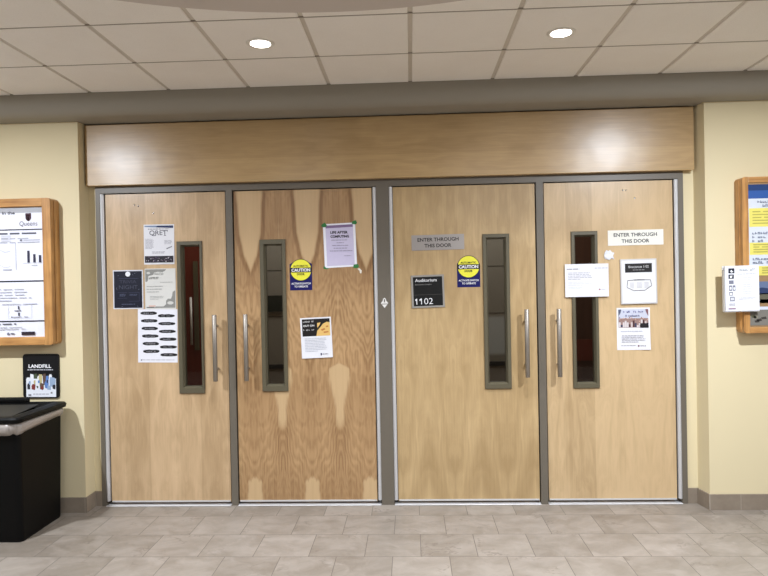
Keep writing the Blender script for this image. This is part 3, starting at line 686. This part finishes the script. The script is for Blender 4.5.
# ------------------------------------------------------------------ display cases
def display_case(x0, x1, z0, z1, d, fw, label, lips):
    t = empty('display_case', ((x0 + x1) / 2, FW, z0), label, 'display case', 'oak display cases beside the doors')
    cx, w, h = (x0 + x1) / 2, x1 - x0, z1 - z0; a, b = -w / 2, w / 2
    boxobj('back_panel', (a + 0.01, b - 0.01, -0.085 + 0.0, 0.0, 0.01, h - 0.01), ink(150, 120, 84), t)
    for nm, q, mt in (('rail', (a + fw, b - fw, -d, 0.0, h - fw, h), M['oakh']), ('rail', (a + fw, b - fw, -d, 0.0, 0.0, fw), M['oakh'])):
        boxobj(nm, q, mt, t, 0.004)
    for sx in (0, 1):
        p, q = (a, a + fw) if sx == 0 else (b - fw, b)
        bm = bmesh.new(); box(bm, p, q, -d, 0.0, 0.0, h)
        # rounded outer corners like the moulding in the photograph
        bmesh.ops.recalc_face_normals(bm, faces=bm.faces)
        out = a if sx == 0 else b
        es = [e for e in bm.edges if all(abs(v.co.x - out) < 1e-5 for v in e.verts) and abs(e.verts[0].co.z - e.verts[1].co.z) < 1e-5]
        bmesh.ops.bevel(bm, geom=es, offset=0.018, segments=4, affect='EDGES', profile=0.5)
        o = link_bm('stile', bm, M['oakv'], t)
        g = bmesh.new(); gx = a - 0.004 if sx == 0 else b; box(g, gx, gx + 0.004, -d * 0.62, -0.004, 0.018, h - 0.018)
        link_bm('side_moulding', g, M['oakv'], o)
    return t
display_case(-3.52, -2.331, 1.129, 2.085, 0.102, 0.054, 'oak framed display case with a research poster above the landfill bin', 0)
display_case(2.066, 3.26, 1.132, 2.103, 0.092, 0.036, 'oak framed display case with blue and yellow posters, right of the doors', 0)

YL = -0.211
s = Sheet('research_poster', 'white research poster with a shield crest in the case above the bin', 'poster', -3.46, -2.389, 1.176, 2.026, YL, ink(224, 224, 233), 0)
W, Hh = s.w, s.h
U = lambda x: (x + 3.46) / W
V = lambda z: (2.026 - z) / Hh
s.rects('grey_band', [(0.0, 0.0, 1.0, V(1.993))], ink(168, 168, 172))
s.text('title', 'in the', U(-2.66), V(2.004), U(-2.575), V(1.984), ink(70, 70, 78), 0.03)
s.polys('crest', [([(U(-2.504), V(1.99)), (U(-2.466), V(1.99)), (U(-2.466), V(1.955)), (U(-2.474), V(1.943)), (U(-2.485), V(1.937)), (U(-2.496), V(1.943)), (U(-2.504), V(1.955))], 0),
    ([(U(-2.499), V(1.977)), (U(-2.471), V(1.977)), (U(-2.471), V(1.972)), (U(-2.499), V(1.972))], 1), ([(U(-2.488), V(1.97)), (U(-2.482), V(1.97)), (U(-2.482), V(1.942)), (U(-2.488), V(1.942))], 1),
    ([(U(-2.499), V(1.968)), (U(-2.491), V(1.968)), (U(-2.491), V(1.952)), (U(-2.498), V(1.954))], 2)], [ink(72, 44, 52), ink(150, 60, 60), ink(130, 110, 80)])
s.text('crest_lettering', 'Queens', U(-2.545), V(1.938), U(-2.425), V(1.902), ink(74, 60, 76), -0.004)
BK = ink(28, 28, 40)
s.rects('black_rule', [(0.0, V(1.887), 1.0, V(1.880)), (0.0, V(1.551), 1.0, V(1.542)), (0.0, V(1.290), 1.0, V(1.281))], BK)
s.lines('heading', U(-3.4), U(-2.42), V(1.864), V(1.852), 1, ink(88, 88, 98), 0.9, 1, 2)
PG = ink(176, 176, 186)
s.lines('small_print', U(-3.4), U(-2.41), V(1.83), V(1.752), 3, PG, 0.3, 0.66, 17)
s.polys('bar_chart', [([(U(a), V(b)), (U(a + 0.016), V(b)), (U(a + 0.016), V(1.668)), (U(a), V(1.668))], 0) for a, b in ((-2.497, 1.745), (-2.458, 1.722), (-2.42, 1.715))], ink(48, 46, 66))
s.rects('chart_axis', [(U(-2.575), V(1.80), U(-2.572), V(1.62)), (U(-2.53), V(1.666), U(-2.40), V(1.664)), (U(-2.47), V(1.652), U(-2.43), V(1.645))], PG)
s.polys('chart_key', [([(U(-2.536) + 0.008 * math.cos(q * math.pi / 6), V(1.836 - 0.022) + 0.008 * math.sin(q * math.pi / 6)) for q in range(12)], 0)], ink(110, 110, 122))
s.lines('small_print', U(-2.52), U(-2.40), V(1.818), V(1.79), 2, PG, 0.4, 0.9, 5)
its = []
for c in range(2):
    for k in range(14):
        f = lambda q: (U(-2.72 + 0.11 * q), V((1.80 if c == 0 else 1.70) - 0.05 * q - 0.03 * math.sin(3 * q)))
        its.append((stroke(f(k / 14), f((k + 1) / 14), 0.0012), 0))
s.polys('plotted_curve', its, PG)
s.lines('small_print', U(-2.67), U(-2.60), V(1.855 - 0.01), V(1.80), 4, ink(196, 196, 204), 0.35, 0.9, 19); s.lines('small_print', U(-2.66), U(-2.6), V(1.628), V(1.61), 1, PG, 0.5, 1, 3)
s.lines('heading', U(-3.4), U(-2.66), V(1.525), V(1.514), 1, ink(80, 80, 90), 0.9, 0.93, 2)
s.lines('small_print', U(-3.4), U(-2.41), V(1.497), V(1.405), 5, PG, 0.32, 0.8, 18); s.lines('small_print', U(-3.4), U(-2.41), V(1.40), V(1.375), 2, PG, 0.4, 0.3, 20)
s.polys('diagram_box', [(stroke(a, b, 0.0012), 0) for a, b in (((U(-2.63), V(1.395)), (U(-2.475), V(1.395))), ((U(-2.475), V(1.395)), (U(-2.475), V(1.305))), ((U(-2.475), V(1.305)), (U(-2.63), V(1.305))), ((U(-2.63), V(1.305)), (U(-2.63), V(1.395))))], ink(200, 200, 210))
s.rects('diagram_figure', [(U(-2.566), V(1.385), U(-2.556), V(1.363)), (U(-2.566), V(1.343), U(-2.556), V(1.322)), (U(-2.59), V(1.357), U(-2.545), V(1.352)), (U(-2.612), V(1.317), U(-2.604), V(1.309))], ink(70, 68, 84)); s.lines('small_print', U(-2.60), U(-2.50), V(1.317), V(1.308), 1, PG, 0.6, 1, 4)
s.lines('heading', U(-3.4), U(-2.58), V(1.272), V(1.262), 1, ink(90, 90, 98), 0.8, 1, 3); s.lines('small_print', U(-3.4), U(-2.42), V(1.25), V(1.225), 2, ink(196, 196, 204), 0.4, 0.9, 21)
s.rects('black_logo', [(U(-2.545), V(1.217), U(-2.455), V(1.195))], ink(40, 32, 42)); s.polys('ring_logo', [([(U(-2.634) + 0.008 * math.cos(q * math.pi / 8), V(1.205) + 0.010 * math.sin(q * math.pi / 8)) for q in range(16)], 0)], ink(120, 120, 134)); s.lines('small_print', U(-2.618), U(-2.592), V(1.21), V(1.20), 1, ink(110, 110, 124), 0.9, 1, 3)

YR = FW - 0.0858
s = Sheet('information_poster', 'blue headed poster with yellow text blocks in the case right of the doors', 'poster', 2.104, 3.21, 1.49, 2.055, YR, ink(206, 210, 216), 0)
W, Hh = s.w, s.h
U = lambda x: (x - 2.104) / W
V = lambda z: (2.055 - z) / Hh
s.rects('blue_header', [(0, 0, 1, V(1.968))], ink(44, 84, 150)); s.rects('blue_shade', [(0, 0, 1, V(2.018))], ink(28, 56, 104))
YW = ink(222, 210, 104)
s.rects('yellow_block', [(0.004, V(1.908), 1, V(1.793)), (0.004, V(1.694), 1, V(1.619)), (0.05, V(1.548), 1, V(1.49))], YW)
YT = ink(176, 166, 84); BT = ink(112, 119, 142)
s.script('lettering', U(2.16), U(2.5), V(1.955), V(1.94), BT, 22, 3); s.script('lettering', U(2.19), U(2.5), V(1.93), V(1.915), BT, 18, 4)
s.lines('small_print', U(2.128), U(3.1), V(1.89), V(1.80), 5, YT, 0.4, 0.5, 22)
for k in range(3): s.script('lettering', U(2.125), U(2.9), V(1.76 - 0.024 * k), V(1.746 - 0.024 * k), BT, 46, 5 + k)
s.lines('small_print', U(2.13), U(3.1), V(1.685), V(1.625), 4, YT, 0.4, 0.7, 23)
for k in range(2): s.script('lettering', U(2.125), U(2.9), V(1.60 - 0.022 * k), V(1.586 - 0.022 * k), BT, 46, 15 + k)
s.lines('small_print', U(2.18), U(3.1), V(1.54), V(1.495), 3, YT, 0.4, 0.7, 24)
s = Sheet('photo_print', 'landscape photo print with dark blue hills in the right display case', 'photo', 2.104, 2.75, 1.319, 1.452, YR - 0.0005, ink(96, 110, 140), 0)
s.polys('hills', [([(0, 0.35), (0.12, 0.28), (0.3, 0.4), (0.5, 0.3), (0.75, 0.42), (1, 0.3), (1, 0.6), (0, 0.6)], 0), ([(0, 0.55), (1, 0.5), (1, 1), (0, 1)], 1), ([(0, 0.82), (1, 0.9), (1, 1), (0, 1)], 2)], [ink(44, 58, 92), ink(96, 92, 74), ink(52, 54, 44)])
s = Sheet('photo_print', 'muddy green and grey photo print at the bottom of the right display case', 'photo', 2.104, 2.75, 1.180, 1.296, YR - 0.0005, ink(120, 116, 108), 0)
s.rects('pale_edge', [(0, 0, 1, 0.16)], ink(206, 210, 222))
r = random.Random(3); its = []
for k in range(60):
    a, b = r.uniform(0, 0.95), r.uniform(0.2, 0.9); q = r.uniform(0.015, 0.05); its.append(([(a, b), (a + q, b - 0.05), (a + q * 1.1, b + 0.09), (a + q * 0.2, b + 0.1)], r.choice((0, 1, 2))))
s.polys('undergrowth', its, [ink(84, 84, 62), ink(64, 58, 54), ink(134, 128, 112)])

# brochure holder on the corner of the right case
t = empty('brochure_holder', (2.04, -0.22, 1.268), 'white brochure holder with a folded leaflet clipped on the right display case', 'brochure holder')
t.rotation_euler = (0, math.radians(-0.5), 0)
clear = speckled('frosted_acrylic', col(214, 212, 210), 0.25, 0, 0.5, 30, 0.03)
boxobj('back_plate', (-0.104, 0.106, -0.003, 0.002, 0.0, 0.285), clear, t)
boxobj('side_wall', (-0.104, -0.1015, -0.024, -0.003, 0.0, 0.262), clear, t); boxobj('side_wall', (0.1035, 0.106, -0.024, -0.003, 0.0, 0.262), clear, t); boxobj('bottom_ledge', (-0.104, 0.106, -0.024, -0.003, 0.0, 0.003), clear, t)
s = Sheet('leaflet', 'white leaflet with a column of dark icons standing in the brochure holder', 'leaflet', 1.939, 2.143, 1.273, 1.553, -0.238, ink(228, 228, 233), -0.5, 0.010)
s.rects('icon', [(0.10, 0.055, 0.28, 0.165), (0.10, 0.19, 0.26, 0.285)], ink(30, 32, 48)); s.rects('icon', [(0.11, 0.32, 0.25, 0.40), (0.11, 0.43, 0.20, 0.55), (0.22, 0.43, 0.30, 0.55), (0.11, 0.575, 0.22, 0.655), (0.13, 0.68, 0.27, 0.78)], ink(120, 122, 136))
s.polys('icon_mark', [([(0.15, 0.12), (0.19, 0.085), (0.22, 0.12), (0.26, 0.12), (0.19, 0.15)], 0), ([(0.14, 0.22), (0.22, 0.21), (0.2, 0.26), (0.15, 0.27)], 0), ([(0.13, 0.47), (0.18, 0.46), (0.18, 0.52), (0.13, 0.52)], 0), ([(0.24, 0.47), (0.29, 0.48), (0.28, 0.53), (0.24, 0.52)], 0), ([(0.13, 0.6), (0.2, 0.6), (0.2, 0.64), (0.13, 0.64)], 0), ([(0.15, 0.70), (0.25, 0.70), (0.25, 0.76), (0.15, 0.76)], 1)], [WH, ink(206, 206, 212)])
s.script('title', 0.43, 0.90, 0.07, 0.12, ink(170, 176, 176), 9, 12); s.lines('small_print', 0.36, 0.90, 0.18, 0.20, 1, LG, 0.6, 1, 3); s.lines('small_print', 0.52, 0.80, 0.26, 0.66, 8, ink(208, 206, 212), 0.28, 0.8, 25); s.lines('small_print', 0.38, 0.92, 0.70, 0.76, 2, ink(200, 198, 206), 0.35, 0.8, 26)
s.rects('footer', [(0.08, 0.93, 0.29, 0.955)], ink(150, 120, 140)); s.lines('small_print', 0.10, 0.29, 0.83, 0.89, 2, LG, 0.45, 0.9, 27)

# ------------------------------------------------------------------ landfill sign
rr = [(p[0], p[1]) for p in rrect(0.5, 0.5, 1.0, 1.0, 0.07, 5)]
s = Sheet('landfill_sign', 'black rounded landfill sign on the wall behind the bin', 'sign', -2.594, -2.349, 0.768, 1.061, FW, ink(9, 9, 13, 0.45), 0.6, 0.012, None, None, rr)
s.text('lettering', 'LANDFILL', 0.16, 0.235, 0.79, 0.315, WH, 0.03); s.lines('lettering', 0.13, 0.84, 0.345, 0.375, 1, ink(176, 176, 182), 0.8, 1, 3)
s.rects('white_panel', [(0.09, 0.56, 0.92, 0.975)], ink(226, 228, 234))
r = random.Random(21); its = []
cols = [ink(232, 232, 236), ink(96, 74, 62), ink(192, 178, 128), ink(92, 128, 186), ink(40, 42, 52), ink(150, 170, 196), ink(126, 52, 48), ink(74, 84, 62)]
items = [(0.10, 0.53, .10, .20, 0), (0.20, 0.46, .11, .26, 0), (0.30, 0.44, .09, .20, 7), (0.40, 0.50, .16, .10, 0), (0.44, 0.47, .10, .22, 2), (0.55, 0.45, .09, .25, 1), (0.64, 0.50, .08, .20, 3), (0.72, 0.46, .09, .12, 0), (0.74, 0.53, .17, .22, 5), (0.12, 0.66, .08, .13, 4), (0.24, 0.68, .11, .13, 6), (0.36, 0.70, .09, .12, 0), (0.38, 0.72, .05, .06, 7), (0.47, 0.66, .11, .14, 1), (0.50, 0.74, .07, .08, 6), (0.60, 0.62, .12, .16, 3), (0.68, 0.72, .10, .09, 5), (0.82, 0.70, .09, .10, 4), (0.66, 0.58, .04, .09, 4), (0.16, 0.62, .06, .08, 5), (0.30, 0.60, .05, .09, 2), (0.42, 0.60, .05, .05, 3)]
for a, b, w, h, c in items:
    j = lambda: r.uniform(-.012, .012)
    its.append(([(a + w * .15 + j(), b + j()), (a + w * .85 + j(), b + j()), (a + w, b + h * .3 + j()), (a + w * .9 + j(), b + h + j()), (a + w * .1 + j(), b + h + j()), (a, b + h * .35)], c))
for k, (pts, c) in enumerate(its):
    pass
bm = bmesh.new(); s.layer += 1
for k, (pts, c) in enumerate(its):
    f = bm.faces.new([bm.verts.new(s.P(u, v, 0.0006 + 0.00008 * k)) for u, v in pts]); f.material_index = c; f.normal_update()
    if f.normal.y > 0: f.normal_flip()
link_bm('litter_picture', bm, cols, s.o)
s.rects('caption_mark', [(0.15, 0.91, 0.23, 0.96), (0.77, 0.86, 0.82, 0.90)], GREY); s.lines('small_print', 0.28, 0.72, 0.90, 0.93, 1, LG, 0.6, 1, 3)

# ------------------------------------------------------------------ landfill bin
bx = -2.55; t = empty('landfill_bin', (bx, -0.42, 0), 'black plastic landfill bin with an open-top lid below the display case', 'bin')
def ringz(x0, x1, y0, y1, z, r): return [(p[0] - bx, p[1] + 0.42, z) for p in rrect((x0 + x1) / 2, (y0 + y1) / 2, x1 - x0, y1 - y0, r, 6)]
bm = bmesh.new()
loft(bm, [ringz(-2.755, -2.322, -0.612, -0.190, 0.0, 0.025), ringz(-2.758, -2.318, -0.618, -0.188, 0.012, 0.028), ringz(-2.785, -2.302, -0.656, -0.182, 0.715, 0.034)], True, False)
loft(bm, [ringz(-2.779, -2.308, -0.650, -0.188, 0.715, 0.034), ringz(-2.750, -2.326, -0.606, -0.194, 0.02, 0.025)], False, True)
bmesh.ops.recalc_face_normals(bm, faces=bm.faces)
link_bm('body', bm, M['black'], t, smooth=False)
# lid: flared collar, sunk funnel, raised rear grip
bm = bmesh.new()
loft(bm, [ringz(-2.835, -2.268, -0.700, -0.172, 0.722, 0.045), ringz(-2.840, -2.262, -0.704, -0.168, 0.742, 0.05), ringz(-2.832, -2.270, -0.696, -0.176, 0.752, 0.045), ringz(-2.80, -2.315, -0.664, -0.205, 0.756, 0.04),
          ringz(-2.76, -2.42, -0.60, -0.26, 0.728, 0.03)], False, False)
loft(bm, [ringz(-2.835, -2.268, -0.700, -0.172, 0.722, 0.045), ringz(-2.778, -2.322, -0.652, -0.196, 0.72, 0.05)], False, False)
bmesh.ops.recalc_face_normals(bm, faces=bm.faces)
lid = link_bm('lid', bm, M['lid'], t)
bm = bmesh.new()
for q in ((-2.80, -2.52, -0.215, -0.172, 0.745, 0.785),): box(bm, q[0] - bx, q[1] - bx, q[2] + 0.42, q[3] + 0.42, q[4], q[5])
bevel(bm, 0.016, 4); link_bm('rear_grip', bm, M['lid'], lid)
bm = bmesh.new(); vs = [bm.verts.new(p) for p in ((-2.762 - bx, -0.185, 0.724), (-2.418 - bx, -0.185, 0.724), (-2.418 - bx, 0.165, 0.748), (-2.762 - bx, 0.165, 0.748))]
k = [bm.verts.new((v.co.x, v.co.y, v.co.z - 0.006)) for v in vs]
bm.faces.new(vs); bm.faces.new(k[::-1])
for i in range(4): bm.faces.new((vs[i], k[i], k[(i + 1) % 4], vs[(i + 1) % 4]))
bmesh.ops.recalc_face_normals(bm, faces=bm.faces); link_bm('flap', bm, M['flap'], lid)

# bin liner folded over the rim, hanging in a soft wavy band
bm = bmesh.new(); r = random.Random(2); n = 160
base_o = rrect(-2.55, -0.432, 0.535, 0.505, 0.05, 39)[:n]
def liner_ring(grow, z, wav, zw, ph):
    out = []
    for i, (px, py) in enumerate(rrect(-2.55, -0.432, 0.50 + grow * 2, 0.478 + grow * 2, 0.055 + grow, 39)):
        a = i / 160 * 2 * math.pi
        q = wav * (math.sin(13 * a + ph) * 0.6 + math.sin(29 * a + 1.3 * ph) * 0.25)
        dx, dy = px + 2.55, py + 0.432; l = math.hypot(dx, dy)
        out.append((px + dx / l * q, py + dy / l * q, z - (0.719 - z) * 0.30 * max(0.0, min(1.0, (-0.25 - py) / 0.4)) + zw * math.sin(5 * a + 0.7) + zw * 0.4 * math.sin(11 * a)))
    return out
loft(bm, [liner_ring(0.004, 0.719, 0, 0, 0), liner_ring(0.022, 0.716, 0.002, 0, 1), liner_ring(0.026, 0.700, 0.004, 0.002, 1.5), liner_ring(0.020, 0.682, 0.004, 0.004, 2.0), liner_ring(0.008, 0.667, 0.003, 0.006, 2.6), liner_ring(-0.006, 0.662, 0.001, 0.005, 3.0)], False, False)
bmesh.ops.recalc_face_normals(bm, faces=bm.faces)
o = link_bm('bin_liner', bm, M['bag'], None, smooth=True); tag(o, 'pale plastic bag folded over the rim of the black bin', 'bag')

# ------------------------------------------------------------------ world, camera, view
w = bpy.data.worlds.new('ambient_fill'); bpy.context.scene.world = w; w.use_nodes = True  # weak even ambient light, added as fill
bg = w.node_tree.nodes['Background']; bg.inputs[0].default_value = (0.80, 0.885, 1.02, 1); bg.inputs[1].default_value = 0.1

f_px, yaw, pitch, roll, D, H = 627.5, -0.0428, -0.00724, -0.01956, 4.208, 1.486
fw = Vector((math.sin(yaw) * math.cos(pitch), math.cos(yaw) * math.cos(pitch), math.sin(pitch)))
r0 = Vector((math.cos(yaw), -math.sin(yaw), 0)); u0 = r0.cross(fw)
rt = r0 * math.cos(roll) + u0 * math.sin(roll); up = u0 * math.cos(roll) - r0 * math.sin(roll)
cam = bpy.data.cameras.new('camera'); cam.sensor_width = 36; cam.lens = f_px / 768 * 36; cam.clip_start = 0.05
co = bpy.data.objects.new('camera', cam); C.objects.link(co)
m = Matrix((rt, up, -fw)).transposed().to_4x4(); m.translation = (0, -D, H); co.matrix_world = m
sc = bpy.context.scene; sc.camera = co
sc.view_settings.view_transform = 'Standard'; sc.view_settings.look = 'None'; sc.view_settings.gamma = 1.0; sc.view_settings.exposure = 0.0
sc.view_settings.use_curve_mapping = False
